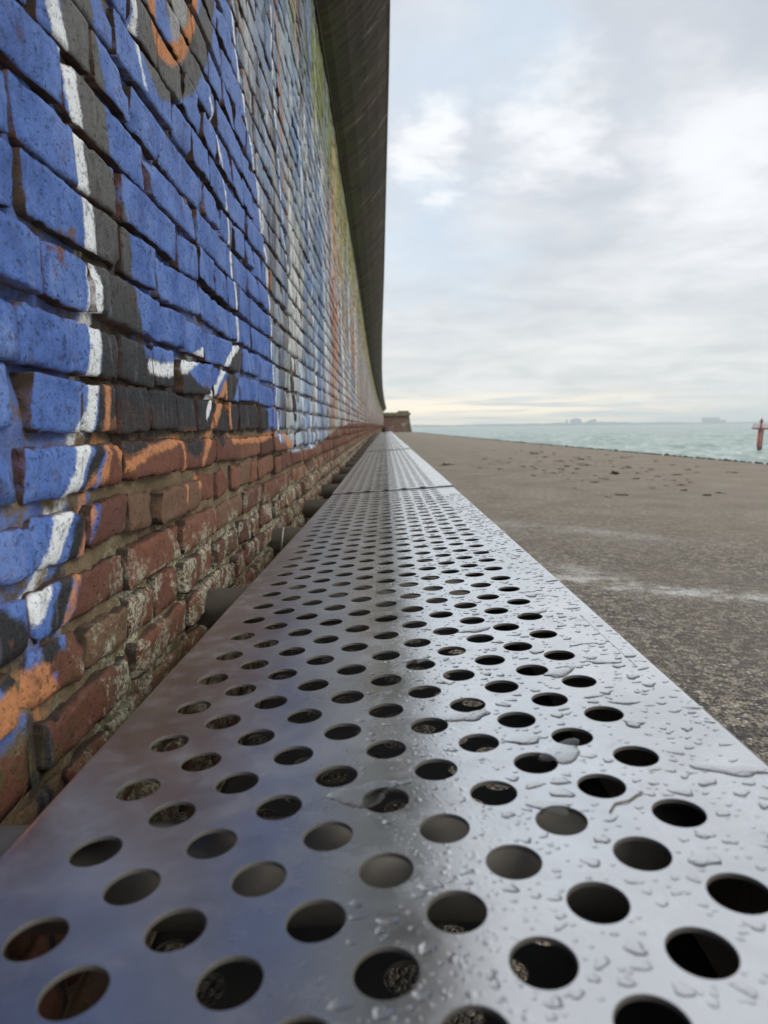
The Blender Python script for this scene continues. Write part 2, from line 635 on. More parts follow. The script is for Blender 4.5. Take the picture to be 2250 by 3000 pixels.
GREYS = [([(1.02, .70), (1.05, .60), (1.07, .56), (1.10, .62), (1.13, .72)], .025), ([(2.05, .3), (2.0, .6), (1.9, .9)], .03), ([(2.9, .1), (2.8, .5)], .05)]
WHITES = [([(.64, .46), (.668, .387), (.678, .37), (.697, .339), (.706, .305), (.713, .264), (.722, .223), (.724, .174), (.724, .137), (.716, .066), (.697, .013), (.672, -.014), (.650, -.058), (.626, -.082), (.600, -.124), (.572, -.155)], .013),
          ([(.883, .079), (.938, .08), (1.001, .084), (1.074, .101), (1.137, .124)], .009), ([(1.149, .02), (1.213, .061), (1.29, .108), (1.353, .139), (1.421, .17)], .008),
          ([(1.421, .17), (1.423, .257), (1.398, .333), (1.376, .398), (1.357, .443), (1.328, .491), (1.301, .536), (1.264, .574)], .007),
          ([(.875, .60), (.888, .514), (.893, .486), (.899, .458), (.915, .433)], .007),
          ([(1.34, 1.0), (1.46, .85), (1.55, .70), (1.694, .573), (1.794, .427), (1.836, .272), (1.851, .153), (1.907, .031), (1.95, -.05)], .009),
          ([(1.95, 1.3), (2.02, .95), (2.096, .578), (2.366, .35), (2.463, .203), (2.564, .006), (2.6, -.08)], .010), ([(2.75, 1.2), (2.85, .75), (2.98, .35), (3.05, 0.)], .014),
          ([(4.9, 1.0), (5.1, .5), (5.2, .1)], .05), ([(3.3, 1.4), (3.45, .9), (3.55, .4), (3.6, .0)], .016), ([(6.2, 1.2), (6.3, .1)], .06), ([(7.8, 1.3), (7.9, .3)], .09)]
ORANGES = [([(.95, .62), (.955, .55), (.967, .525), (.99, .515), (1.03, .525), (1.09, .56), (1.14, .61), (1.17, .67), (1.20, .73)], .014), ([(.746, .044), (.742, .01), (.735, -.001), (.715, -.05)], .009),
           ([(.690, -.05), (.672, -.10), (.652, -.14), (.622, -.185)], .006), ([(.745, -.001), (.761, -.027), (.772, -.043), (.858, -.028), (1.019, -.015), (1.025, -.051), (1.005, -.106)], .007),
           ([(1.304, .083), (1.242, .038), (1.117, -.056)], .010), ([(1.304, .083), (1.325, .022), (1.346, -.023), (1.617, -.028), (1.899, -.014), (1.9, .082)], .008), ([(1.08, -.09), (1.11, -.075)], .008),
           ([(2.0, -.02), (2.1, -.06), (2.2, -.05)], .015), ([(.47, -.225), (.501, -.222), (.542, -.218), (.572, -.222), (.585, -.244)], .018), ([(2.05, 1.5), (2.12, 1.0), (2.2, .62)], .016),
           ([(1.43, 1.0), (1.55, .85), (1.62, .70), (1.745, .59), (1.84, .43), (1.88, .27)], .006), ([(4.2, 1.5), (4.35, 1.0), (4.45, .7), (4.5, .3)], .05), ([(4.25, .5), (4.3, .1)], .04)]


def paint_attrs(Y, Z):
    Z = Z - EYE
    I = np.interp

    def ipc(v, pts):
        q = sorted(pts)
        return I(v, [a for a, _ in q], [c for _, c in q])
    y1 = ipc(Z, [(-.25, .545), (-.2, .575), (-.155, .605), (-.124, .632), (-.058, .668), (.013, .715), (.066, .73), (.137, .735), (.223, .73), (.305, .715), (.387, .685), (.5, .66)])
    y2 = ipc(Z, [(-.25, .572), (-.2, .605), (-.155, .632), (-.12, .658), (-.05, .695), (0, .735), (.03, .80), (.08, .872), (.158, .838), (.225, .838), (.293, .79), (.371, .782), (.439, .758), (.5, .75)])
    black = np.maximum(y1 - Y, Y - y2)
    for pts, hw in BLACKS:
        black = np.minimum(black, pdist(Y, Z, pts) - hw)
    res = {'d_black': black}
    for nm, L in (('d_grey', GREYS), ('d_white', WHITES), ('d_orange', ORANGES)):
        dd = np.full(Y.shape, 9.)
        for pts, hw in L:
            dd = np.minimum(dd, pdist(Y, Z, pts) - hw)
        res[nm] = dd
    res['d_field'] = Y - ipc(Z, [(-.75, 1.95), (.0, 1.91), (.27, 1.84), (.57, 1.69), (.75, 1.52), (.95, 1.40), (1.5, 1.30), (2.2, 1.25)])
    zb = ipc(Y, [(-2, -.28), (.50, -.26), (.545, -.25), (.59, -.24), (.625, -.19), (.66, -.14), (.695, -.085), (.73, -.02), (.76, .03), (.90, .02), (1.12, .01),
                 (1.32, .01), (1.75, -.005), (1.9, -.03), (2.2, -.08), (2.9, -.085), (4, -.02), (6, .03), (10, .05), (20, .10), (90, .2)])
    res['d_paint'] = Z - zb
    res['worn'] = np.clip(I(Y, [-2, 1.8, 2.4, 3.5, 5, 8, 20, 90], [.64, .66, .65, .60, .53, .50, .48, .47]) + .15 * np.clip(Z - .0, 0, .8), 0, 1)
    return res


def set_paint(me, Y, Z):
    for nm, vals in paint_attrs(Y, Z).items():
        at = me.attributes.new(nm, 'FLOAT', 'POINT')
        at.data.foreach_set('value', vals.astype(np.float32))


def build_graffiti():
    g = bpy.data.node_groups.new('graffiti', 'ShaderNodeTree')
    g.interface.new_socket('Color', in_out='OUTPUT', socket_type='NodeSocketColor')
    g.interface.new_socket('Mask', in_out='OUTPUT', socket_type='NodeSocketFloat')
    t = NT(g)
    go = t.n('NodeGroupOutput')
    p = t.pos()
    _x, y, z = t.xyz(p)[0:3]
    z = t.m('SUBTRACT', z, EYE)

    def attr(nm):
        nd = t.n('ShaderNodeAttribute')
        nd.attribute_name = nm
        return nd.outputs['Fac']
    # --- patchwork of older pieces further along
    st = t.vec(y, t.m('MULTIPLY', z, .30), 0.)
    s1 = t.noise(st, 2.3, 3, .55, .6)
    s2 = t.noise(t.v('ADD', st, (3.7, 8.1, 0)), 5.2, 3, .6, .8)
    wr = t.v('MULTIPLY_ADD', t.noise(p, 3.5, 3, .6, 0, 'Color'), (.5, .5, 0), t.v('MULTIPLY', st, (1, 2, 1)))
    rc = t.xyz(t.voro(wr, 2.1, 'F1', 'Color'))[0]
    pal = t.ramp(rc, [(0, (.31, .39, .47)), (.16, (.42, .45, .47)), (.32, (.19, .26, .36)), (.45, (.52, .52, .50)), (.60, (.36, .37, .38)), (.72, (.46, .42, .27)), (.82, (.36, .46, .57)), (.95, (.48, .25, .13))], 'CONSTANT')
    pal = t.mix(t.m('MULTIPLY', t.sstep(s1, .46, .62), .6), pal, (.42, .49, .55))
    lb = t.m('MULTIPLY', t.sstep(s1, .60, .50), t.m('MULTIPLY', t.sstep(y, 1.6, 1.9), t.sstep(y, 4.6, 3.0)))
    pal = t.mix(t.m('MULTIPLY', lb, .80), pal, (.15, .245, .43))
    pal = t.mix(t.m('MULTIPLY', t.sstep(s2, .57, .64), .85), pal, (.74, .76, .76))
    pal = t.mix(t.m('MULTIPLY', t.sstep(s2, .385, .34), .8), pal, (.10, .11, .13))
    pal = t.mix(t.m('MULTIPLY', t.sstep(t.noise(t.v('ADD', st, (1.2, 5.5, 0)), 6.5, 5, .7), .50, .60), .7), pal, (.10, .095, .09))
    far = t.sstep(y, 3.3, 4.6)
    s3 = t.noise(t.v('ADD', st, (9.1, 2.2, 0)), 3.6, 3, .55, .5)
    pal = t.mix(t.m('MULTIPLY', far, t.sstep(s3, .54, .60)), pal, (.46, .36, .19))
    pal = t.mix(t.m('MULTIPLY', far, t.sstep(s3, .44, .38)), pal, (.42, .15, .065))
    # --- blue field
    mott = t.noise(p, 14, 4, .6)
    blue = t.ramp(mott, [(.22, (.038, .080, .27)), (.5, (.085, .165, .44)), (.78, (.17, .26, .54))])
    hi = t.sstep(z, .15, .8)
    blue = t.mix(t.m('MULTIPLY', hi, .7), blue, (.19, .275, .54))  # upper blue paled to imitate a grazing sheen
    # --- sprayed lines
    fz = t.m('ADD', t.m('MULTIPLY', t.m('SUBTRACT', t.noise(p, 420, 2, .7), .5), .010), t.m('MULTIPLY', t.m('SUBTRACT', t.noise(p, 60, 3, .6), .5), .012))
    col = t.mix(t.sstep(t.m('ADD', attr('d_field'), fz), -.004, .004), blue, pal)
    col = t.mix(t.sstep(attr('d_paint'), .0, -.012), col, (.13, .065, .042))
    lines = None
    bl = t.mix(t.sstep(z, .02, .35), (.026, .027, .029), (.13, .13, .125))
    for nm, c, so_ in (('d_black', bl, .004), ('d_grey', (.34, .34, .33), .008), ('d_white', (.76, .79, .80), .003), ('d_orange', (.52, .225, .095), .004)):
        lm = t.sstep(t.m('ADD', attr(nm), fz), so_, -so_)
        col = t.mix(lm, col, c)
        if nm in ('d_black', 'd_white', 'd_orange'):
            lines = lm if lines is None else t.m('MAXIMUM', lines, lm)
    edge = t.m('ADD', attr('d_paint'), t.m('MULTIPLY', t.m('SUBTRACT', t.noise(p, 40, 4, .65), .5), .02))
    mask = t.m('MAXIMUM', t.sstep(edge, -.006, .008), t.m('MULTIPLY', lines, .93))
    mask = t.m('MULTIPLY', mask, t.sstep(t.m('SUBTRACT', t.noise(p, 9, 5, .65), attr('worn')), .04, -.02))
    mask = t.m('MULTIPLY', mask, t.sstep(t.noise(p, 130, 3, .65), .80, .72))
    t.put(go.inputs['Color'], col)
    t.put(go.inputs['Mask'], mask)
    return g


GRAF = build_graffiti()


def brick_material(name, mortar=False):
    m, t = material(name)
    p = t.pos()
    x, y, z = t.xyz(p)[0:3]
    gr = t.n('ShaderNodeGroup')
    gr.node_tree = GRAF
    grain = t.noise(p, 300, 4, .75)
    mid = t.noise(p, 38, 5, .65)
    if mortar:
        base = t.mix(mid, (.06, .045, .027), (.23, .165, .095))
        base = t.mix(t.m('MULTIPLY', t.sstep(z, EYE + .04, EYE + .3), t.sstep(t.noise(p, 7, 3, .6), .62, .48)), base, (.035, .028, .020))
        base = t.mix(t.sstep(grain, .55, .75), base, (.36, .29, .19))
    else:
        at = t.n('ShaderNodeAttribute')
        at.attribute_name = 'tone'
        base = t.ramp(at.outputs['Fac'], [(0, (.085, .038, .027)), (.3, (.125, .052, .034)), (.6, (.160, .062, .038)), (.85, (.185, .087, .052)), (1, (.14, .088, .053))])
        base = t.mix(t.m('MULTIPLY', t.sstep(mid, .40, .70), .6), base, t.mix(.5, base, (.085, .045, .035)))
        base = t.mix(t.m('MULTIPLY', t.sstep(grain, .60, .72), .5), base, (.33, .19, .12))
        base = t.mix(t.m('MULTIPLY', t.sstep(grain, .38, .30), .7), base, (.05, .03, .024))
    # lichen and lime bloom on the lowest courses, moss under the coping
    zr = t.m('SUBTRACT', z, EYE)
    li = t.noise(t.v('ADD', p, (3, 1, 7)), 17, 5, .7, .4)
    li2 = t.noise(p, 160, 3, .75)
    lowm = t.m('MULTIPLY', t.sstep(zr, -.07, -.22), t.sstep(y, .52, .75))
    lim = t.m('MULTIPLY', t.sstep(t.m('ADD', li, t.m('MULTIPLY', lowm, .13)), .59, .68), t.m('MULTIPLY', lowm, t.sstep(li2, .40, .56)))
    base = t.mix(t.m('MULTIPLY', lim, .85), base, t.mix(li2, (.27, .30, .19), (.52, .54, .42)))
    mo = t.m('MULTIPLY', t.sstep(zr, -.13, -.30), t.sstep(t.noise(p, 24, 4, .7), .50, .66))
    base = t.mix(t.m('MULTIPLY', mo, .7), base, (.075, .075, .022))
    mk = gr.outputs['Mask']
    if mortar:
        mk = t.m('MULTIPLY', mk, t.sstep(t.noise(p, 26, 4, .65), .62, .46))
        mk = t.m('MULTIPLY', mk, .8)
    pc = t.mix(t.m('MULTIPLY', t.sstep(grain, .46, .30), .75), gr.outputs['Color'], t.mix(.8, gr.outputs['Color'], (.02, .02, .025)))
    pc = t.mix(t.m('MULTIPLY', t.sstep(grain, .58, .72), .35), pc, t.mix(.4, pc, (.6, .62, .66)))
    sm = t.noise(t.v('ADD', p, (2, 5, 1)), 21, 5, .7, .3)
    pit = t.noise(t.v('ADD', p, (1, 2, 3)), 135, 4, .75)
    run = t.noise(t.v('MULTIPLY', p, (1, 95, 14)), 1.0, 4, .7, .4)
    pc = t.mix(t.m('MULTIPLY', t.sstep(pit, .42, .31), .8), pc, t.mix(.85, pc, (.018, .018, .022)))
    pc = t.mix(t.m('MULTIPLY', t.sstep(run, .56, .70), .45), pc, t.mix(.7, pc, (.03, .03, .038)))
    pc = t.mix(t.m('MULTIPLY', t.sstep(run, .44, .32), .25), pc, t.mix(.5, pc, (.45, .50, .62)))
    pc = t.mix(t.m('MULTIPLY', t.sstep(sm, .58, .70), .55), pc, t.mix(.75, pc, (.025, .024, .028)))
    pc = t.mix(t.m('MULTIPLY', t.sstep(sm, .40, .28), .30), pc, t.mix(.5, pc, (.45, .48, .55)))
    pc = t.mix(t.m('MULTIPLY', t.sstep(mid, .56, .72), .40), pc, base)
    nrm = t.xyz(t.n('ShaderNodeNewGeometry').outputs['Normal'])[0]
    if not mortar:
        # spray settles on the faces; the beds and ends are painted dark as joint shade
        face = t.sstep(t.m('ADD', nrm, t.m('MULTIPLY', t.m('SUBTRACT', mid, .5), .7)), .30, .68)
        mk = t.m('MULTIPLY', mk, face)
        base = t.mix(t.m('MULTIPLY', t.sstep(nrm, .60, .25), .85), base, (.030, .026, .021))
        col = t.mix(mk, base, pc)
    else:
        col = t.mix(mk, base, pc)
    gm = t.m('MULTIPLY', t.sstep(zr, 1.12, 1.6), t.sstep(t.noise(t.v('MULTIPLY', p, (1, 3.2, .45)), 2.2, 5, .7), .40, .56))
    col = t.mix(t.m('MULTIPLY', gm, .8), col, t.mix(mid, (.075, .125, .02), (.36, .36, .05)))
    # darker towards the coping
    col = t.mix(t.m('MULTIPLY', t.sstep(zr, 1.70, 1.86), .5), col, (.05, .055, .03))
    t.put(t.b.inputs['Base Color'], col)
    t.b.inputs['Roughness'].default_value = .78 if not mortar else .92
    t.b.inputs['Specular IOR Level'].default_value = .22
    if not mortar:
        mid = t.m('ADD', mid, t.m('MULTIPLY', t.sstep(pit, .46, .30), -.5))
    h = t.m('ADD', t.m('MULTIPLY', grain, .55), t.m('MULTIPLY', mid, .9))
    h = t.m('SUBTRACT', h, t.m('MULTIPLY', t.sstep(t.voro(p, 70), .20, .02), .8 if not mortar else .3))
    t.put(t.b.inputs['Normal'], t.bump(h, .85 if not mortar else 1., .004))
    return m


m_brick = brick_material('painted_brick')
m_mortar = brick_material('lime_mortar', True)

COURSE = .0603
ZB = EYE - .0042          # underside of course 0
K0, K1 = -11, 30          # courses from the ground to the coping
bricks = []               # (y0, y1, z0, z1)
for k in range(K0, K1 + 1):
    header = (k % 2 == 0)
    y = -1.0 + random.uniform(0, .2) + (0 if header else .06)
    run = 0
    while y < 84:
        hd = header
        if k != 0 and random.random() < (.14 if header else .36):
            hd = not hd
        L = (.100 if hd else .208) + random.gauss(0, .006)
        g = max(.004, random.gauss(.0068, .0022)) + (.014 if random.random() < .05 else 0)
        bricks.append((y, y + L, ZB + k * COURSE, ZB + k * COURSE + COURSE - (.0066 if k >= 0 else .0105), k))
        y += L + g
bricks = np.array(bricks)
yc = (bricks[:, 0] + bricks[:, 1]) / 2
zc_ = (bricks[:, 2] + bricks[:, 3]) / 2
# pixel area and visibility (inside the frame, above the bench's edge)
fx = 1129 + FPX * WALLX / np.maximum(yc, .05)
fy = 1250 - FPX * (zc_ - EYE) / np.maximum(yc, .05)
vis = (yc > .42) & (fx > -160) & (fy > -150) & ((zc_ - EYE) > -.37)
area = np.where(vis, FPX ** 2 * .3 * (bricks[:, 1] - bricks[:, 0]) * .05 / np.maximum(yc, .3) ** 3, 0)
order = np.argsort(-area)
own = set(order[:300].tolist())

tone_rng = np.random.default_rng(5)


def make_brick(b, nx, nz, fine):
    """worn brick: rounded front grid with ragged outline, sides running back into the mortar"""
    y0, y1, z0, z1, k = b
    jy, jz = tone_rng.normal(0, .0015, 4), tone_rng.normal(0, .0020, 4)
    s = np.linspace(-1, 1, nx + 1)
    q = np.linspace(-1, 1, nz + 1)
    if fine:                                   # crowd rows towards the arrises
        s = np.sign(s) * (1 - (1 - np.abs(s)) ** 1.7)
        q = np.sign(q) * (1 - (1 - np.abs(q)) ** 1.5)
    S, Q = np.meshgrid(s, q)
    hy, hz = (y1 - y0) / 2, (z1 - z0) / 2
    wY = jy[0] + jy[1] * S + jy[2] * Q
    wZ = jz[0] + jz[1] * S + jz[2] * Q * .5
    Yl = S * hy + wY
    Zl = Q * hz + wZ
    seed = tone_rng.uniform(0, 500)
    ey, ez = hy * (1 - np.abs(S)), hz * (1 - np.abs(Q))     # distance to the ends / beds
    rr = tone_rng.uniform(.0022, .0045) * (2.2 if k < 0 else 1.) if fine else .004
    # round corners in plan of the face
    cr = tone_rng.uniform(.002, .008) * (1.6 if k < 0 else 1.)
    ov = np.clip(cr - ey, 0, None), np.clip(cr - ez, 0, None)
    over = np.clip(np.hypot(*ov) - cr, 0, None)
    sc_ = over / np.maximum(np.hypot(*ov), 1e-6)
    Yl = Yl - np.sign(S) * ov[0] * sc_
    Zl = Zl - np.sign(Q) * ov[1] * sc_
    ed = np.minimum(ey, ez)
    ed = np.minimum(ed, np.clip(cr - np.hypot(*ov), 0, None) + 0 * ed) if False else ed
    fall = np.clip(1 - ed / rr, 0, 1)
    dep = -.0021 * fall ** 2 * tone_rng.uniform(.6, 1.3) * (2.2 if k < 0 else 1.)
    prot = tone_rng.normal(0, .0011 if k >= 0 else .0028)
    X = prot + dep + tone_rng.normal(0, .0009 if k >= 0 else .002) * S + tone_rng.normal(0, .0012) * Q
    if fine:
        rag = fbm(Yl * 90 + seed, Zl * 90, k, 2)
        edge = (fall > .2) * 1.
        Yl = Yl - np.sign(S) * edge * np.abs(rag) * .0040 * (np.abs(S) > .8)
        Zl = Zl - np.sign(Q) * edge * np.abs(rag) * .0046 * (np.abs(Q) > .6)
        X = X + fbm(Yl * 38 + seed, Zl * 38, 3, 3) * (.0013 if k >= 0 else .0022) + np.abs(vnoise(Yl * 110 + seed, Zl * 110, 5)) * -.0012
        # broken corner on some
        if tone_rng.random() < .5:
            ca, cb = tone_rng.choice([-1, 1]), tone_rng.choice([-1, 1])
            dc = np.hypot((Yl - ca * hy), (Zl - cb * hz) * 1.2)
            X = X - .011 * np.clip(1 - dc / tone_rng.uniform(.015, .034), 0, 1) ** .7
    # back ring
    n = (nx + 1) * (nz + 1)
    idx = np.arange(n).reshape(nz + 1, nx + 1)
    ring = np.concatenate([idx[0, :-1], idx[:-1, -1], idx[-1, :0:-1], idx[:0:-1, 0]])
    V = np.stack([X.ravel(), Yl.ravel(), Zl.ravel()], 1)
    B = V[ring].copy()
    B[:, 0] = -.055
    V = np.concatenate([V, B])
    a = idx[:-1, :-1].ravel()
    F = [tuple(f) for f in np.stack([a, a + 1, a + nx + 2, a + nx + 1], 1).tolist()]
    nr = len(ring)
    for i in range(nr):
        j = (i + 1) % nr
        F.append((int(ring[j]), int(ring[i]), n + i, n + j))
    return V, F


def set_tone(me, vals):
    a = me.attributes.new('tone', 'FLOAT', 'POINT')
    a.data.foreach_set('value', vals.astype(np.float32))


wall = empty('brick_sea_wall', (WALLX, 0, 0))
tag(wall, 'long brick sea wall covered in blue and multicoloured graffiti under a dark concrete overhang', 'wall')
vtot, ftot, ttot, off = [], [], [], 0
for i, b in enumerate(bricks):
    ymid, zmid = yc[i], zc_[i]
    tn = tone_rng.random()
    wx = float(wall_x(ymid))
    hd = (b[1] - b[0]) < .15
    if i in own:
        nr_ = ymid < 1.6
        V, F = make_brick(b, (12 if hd else 26) if nr_ else (8 if hd else 14), 9 if nr_ else 6, True)
        me = mesh('brick', V, F, True)
        set_tone(me, np.full(len(V), tn))
        set_paint(me, V[:, 1] + ymid, V[:, 2] + zmid)
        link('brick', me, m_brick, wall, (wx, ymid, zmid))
    else:
        near = ymid < 9 and ymid > .2
        if ymid < 26:
            V, F = make_brick(b, (4 if hd else 6) if near else 2, 3 if near else 2, near and ymid < 3.2)
        else:
            V, F = make_brick(b, 1, 1, False)
            V[:4, 0] += .008
        V = V + np.array([wx, ymid, zmid])
        vtot.append(V)
        ftot += [tuple(q + off for q in f) for f in F]
        ttot.append(np.full(len(V), tn))
        off += len(V)
me = mesh('brickwork', np.concatenate(vtot), ftot, True)
set_tone(me, np.concatenate(ttot))
VV = np.concatenate(vtot)
set_paint(me, VV[:, 1], VV[:, 2])
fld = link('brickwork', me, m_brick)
fld.parent = wall
fld.location = -wall.location
fld['kind'] = 'stuff'

# mortar bed: fine relief near the camera, plain strips beyond; solid wall behind it
def mortar_sheet(y0, y1, ny, z0, z1, nz, fine):
    Yg, Zg = np.meshgrid(np.linspace(y0, y1, ny), np.linspace(z0, z1, nz))
    Xg = wall_x(Yg) - .0105 - .0015 * np.clip((Zg - EYE) / .15, 0, 1)
    if fine:
        Xg = Xg + .0045 * fbm(Yg * 26, Zg * 26, 1, 3) - .011 * np.clip(fbm(Yg * 8, Zg * 13, 7, 2) - .1, 0, 1)
    V = np.stack([Xg.ravel(), Yg.ravel(), Zg.ravel()], 1)
    a = (np.arange(nz - 1)[:, None] * ny + np.arange(ny - 1)[None]).ravel()
    return V, np.stack([a, a + 1, a + ny + 1, a + ny], 1)


top = ZB + (K1 + 1) * COURSE - .003
Va, Fa = mortar_sheet(.3, 3.0, 300, 0, top, 300, True)
Vb, Fb = mortar_sheet(3.0, 84.6, 160, 0, top, 2, False)
Vc, Fc = mortar_sheet(-1.2, .3, 3, 0, top, 2, False)
V = np.concatenate([Va, Vb, Vc])
F = np.concatenate([Fa, Fb + len(Va), Fc + len(Va) + len(Vb)])
me = mesh('mortar_bed', V, F, True)
set_paint(me, V[:, 1], V[:, 2])
mo = link('mortar_bed', me, m_mortar)
mo.parent = wall
mo.location = -wall.location
m_conc, t = material('dark_weathered_concrete')
p = t.pos()
x, y, z = t.xyz(p)[0:3]
st = t.noise(t.v('MULTIPLY', p, (1.2, 9, 1.2)), 3.0, 5, .65, .2)
bl = t.noise(p, 3.2, 5, .65)
gr_ = t.noise(p, 120, 3, .7)
col = t.mix(t.sstep(st, .36, .66), (.026, .020, .013), (.078, .058, .036))
col = t.mix(t.m('MULTIPLY', t.sstep(t.noise(t.v('ADD', p, (3, 1, 2)), 1.3, 6, .7), .48, .62), .6), col, (.022, .021, .014))
col = t.mix(t.m('MULTIPLY', t.sstep(bl, .5, .72), .4), col, (.075, .06, .042))
stk = t.noise(t.vec(0., t.m('MULTIPLY', y, 7.), t.m('MULTIPLY', z, 2.2)), 1.0, 6, .75, .3)
col = t.mix(t.m('MULTIPLY', t.sstep(stk, .56, .66), .75), col, (.27, .21, .14))
col = t.mix(t.m('MULTIPLY', t.sstep(stk, .45, .36), .6), col, (.018, .017, .013))
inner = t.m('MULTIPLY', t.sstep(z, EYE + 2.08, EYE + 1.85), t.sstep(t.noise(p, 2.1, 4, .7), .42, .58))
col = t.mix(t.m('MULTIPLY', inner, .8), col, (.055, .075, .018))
col = t.mix(t.m('MULTIPLY', t.sstep(gr_, .6, .75), .3), col, (.10, .085, .065))
t.put(t.b.inputs['Base Color'], col)
t.b.inputs['Roughness'].default_value = .9
t.put(t.b.inputs['Normal'], t.bump(t.m('ADD', t.m('MULTIPLY', gr_, .3), st), .5, .006))

# solid backing and overhanging coping slabs
bk = MB()
ybk = [-1.3, 4, 10, 17, 28, 40, 58, 76, 84.8]
for a, b2 in zip(ybk[:-1], ybk[1:]):
    xa, xb = float(wall_x(a)) - .035, float(wall_x(b2)) - .035
    bk.add([(xa, a, 0), (xb, b2, 0), (xb, b2, top), (xa, a, top), (xa - .9, a, 0), (xb - .9, b2, 0), (xb - .9, b2, top), (xa - .9, a, top)],
           [(0, 1, 2, 3), (5, 4, 7, 6), (3, 2, 6, 7)] + ([(4, 0, 3, 7)] if a < -1 else []))
bk.build('wall_core', m_conc, wall)

CZ0 = top + .004
# (offset from the wall face, height above the last course)
prof = [(-.95, .0), (.012, .0), (.012, .022), (.055, .040), (.13, .095), (.21, .175), (.28, .262), (.330, .338), (.346, .355), (.350, .372), (.350, .52), (.335, .535), (-.95, .56)]
joints = [-1.3, 0.02] + [4.49 + 2.25 * i for i in range(0, 36)]
joints = [j for j in joints if j < 84] + [84.6]
for a, b2 in zip(joints[:-1], joints[1:]):
    a2, b3 = a + .004, b2 - .004
    ysub = np.linspace(a2, b3, 4)
    vs, fs = [], []
    n = len(prof)
    jit = random.gauss(0, .002)
    for yv in ysub:
        wx = float(wall_x(yv))
        vs += [(wx + ox, yv, CZ0 + oz + jit) for ox, oz in prof]
    for i in range(3):
        for q in range(n):
            fs.append((i * n + q, i * n + (q + 1) % n, (i + 1) * n + (q + 1) % n, (i + 1) * n + q))
    fs.append(tuple(range(n))[::-1])
    fs.append(tuple(range(3 * n, 4 * n)))
    mb = MB()
    mb.add([(v[0], v[1], v[2]) for v in vs], fs)
    mb.build('coping_slab', m_conc, wall)

# ---------------------------------------------------------------- bastion at the far end
m_bast, t = material('bastion_brick')
p = t.pos()
x, y, z = t.xyz(p)[0:3]
br = t.n('ShaderNodeTexBrick')
br.inputs['Scale'].default_value = 1
br.inputs['Brick Width'].default_value = .22
br.inputs['Row Height'].default_value = .062
br.inputs['Mortar Size'].default_value = .010
br.inputs['Color1'].default_value = (.20, .085, .06, 1)
br.inputs['Color2'].default_value = (.13, .07, .05, 1)
br.inputs['Mortar'].default_value = (.17, .14, .10, 1)
t.put(br.inputs['Vector'], t.vec(t.m('ADD', x, y), z, 0.))
nz = t.noise(p, 1.3, 5, .65)
c = t.mix(t.sstep(nz, .46, .66), br.outputs[0], (.10, .085, .055))
c = t.mix(t.m('MULTIPLY', t.sstep(t.noise(t.v('ADD', p, (4, 0, 1)), 1.7, 4, .7), .57, .63), .8), c, (.42, .36, .34))
c = t.mix(t.m('MULTIPLY', t.sstep(t.noise(t.v('ADD', p, (9, 0, 5)), 1.5, 4, .7), .56, .62), .7), c, (.26, .07, .06))
c = t.mix(t.m('MULTIPLY', t.sstep(x, 2.3, 2.9), .5), c, (.20, .18, .12))
t.put(t.b.inputs['Base Color'], c)
t.b.inputs['Roughness'].default_value = .85
m_mossy = simple('mossy_concrete', (.17, .155, .095), .9, 0, .45, 3., .4)
bas = empty('brick_bastion', (1.2, 85, 0))
tag(bas, 'squat red brick bastion with mossy coping closing the far end of the promenade', 'bastion')
mb = MB()
mb.add([(-.9, 85, 0), (3.12, 85, 0), (2.98, 85.1, 2.0), (-.9, 85.1, 2.0), (-.9, 90, 0), (3.12, 90, 0), (2.98, 90, 2.0), (-.9, 90, 2.0)],
       [(0, 1, 2, 3), (1, 5, 6, 2), (5, 4, 7, 6), (4, 0, 3, 7), (3, 2, 6, 7)])
mb.build('brick_body', m_bast, bas)
mb = MB()
mb.prism([(-.9, 2.003), (3.0, 2.003), (3.16, 2.14), (3.16, 2.32), (3.05, 2.42), (-.9, 2.42)], 84.86, 90.1)
mb.build('coping', m_mossy, bas, bevel=.03)
mb = MB()
mb.box(1.55, 2.95, 85.2, 89.5, 2.424, 2.64)
mb.build('parapet', m_mossy, bas, bevel=.04)
mb = MB()
mb.prism([(3.0, 0), (3.30, 0), (3.08, 1.2), (2.99, 1.9)], 84.93, 85.6)
mb.build('buttress', m_mossy, bas)

# ================================================================== BENCH
H0, TILT = .236, R(3.53)
BZ = EYE - H0
P = .03435
HX0, HY0 = -.1737, .2683
HR = .0146
XL, XR = -.232, .250
m_steel, t = material('wet_stainless_steel')
p = t.pos()
x, y, z = t.xyz(p)[0:3]
brush = t.noise(t.v('MULTIPLY', p, (40, 700, 40)), 1.0, 3, .6)
sm = t.noise(p, 9, 5, .62, .4)
smb = t.noise(t.v('ADD', p, (4.4, 0, 0)), 42, 4, .65)
c = t.mix(t.sstep(sm, .36, .70), (.72, .72, .72), (.86, .86, .865))
# brown tide stain along the wall side, faint tarnish elsewhere
stain = t.m('MULTIPLY', t.sstep(t.m('ADD', x, t.m('MULTIPLY', t.m('SUBTRACT', sm, .5), .22)), -.12, -.25), t.sstep(smb, .30, .62))
c = t.mix(t.m('MULTIPLY', t.sstep(t.m('ADD', x, t.m('MULTIPLY', t.m('SUBTRACT', sm, .5), .2)), .06, -.12), .75), c, t.mix(t.sstep(t.noise(t.v('ADD', p, (8, 3, 0)), 15, 6, .7, .6), .38, .66), (.62, .595, .56), (.76, .74, .71)))  # wall half toned darker and warmer to imitate its reflections, with blotchy smears
c = t.mix(t.m('MULTIPLY', stain, .55), c, (.46, .40, .37))
c = t.mix(t.m('MULTIPLY', t.sstep(t.noise(p, 26, 5, .7, .8), .60, .74), .45), c, (.52, .51, .51))
scr = seg_dist(t, t.v('MULTIPLY', p, (1, 1, 0)), (.2267, .778, 0), (.2299, .603, 0))
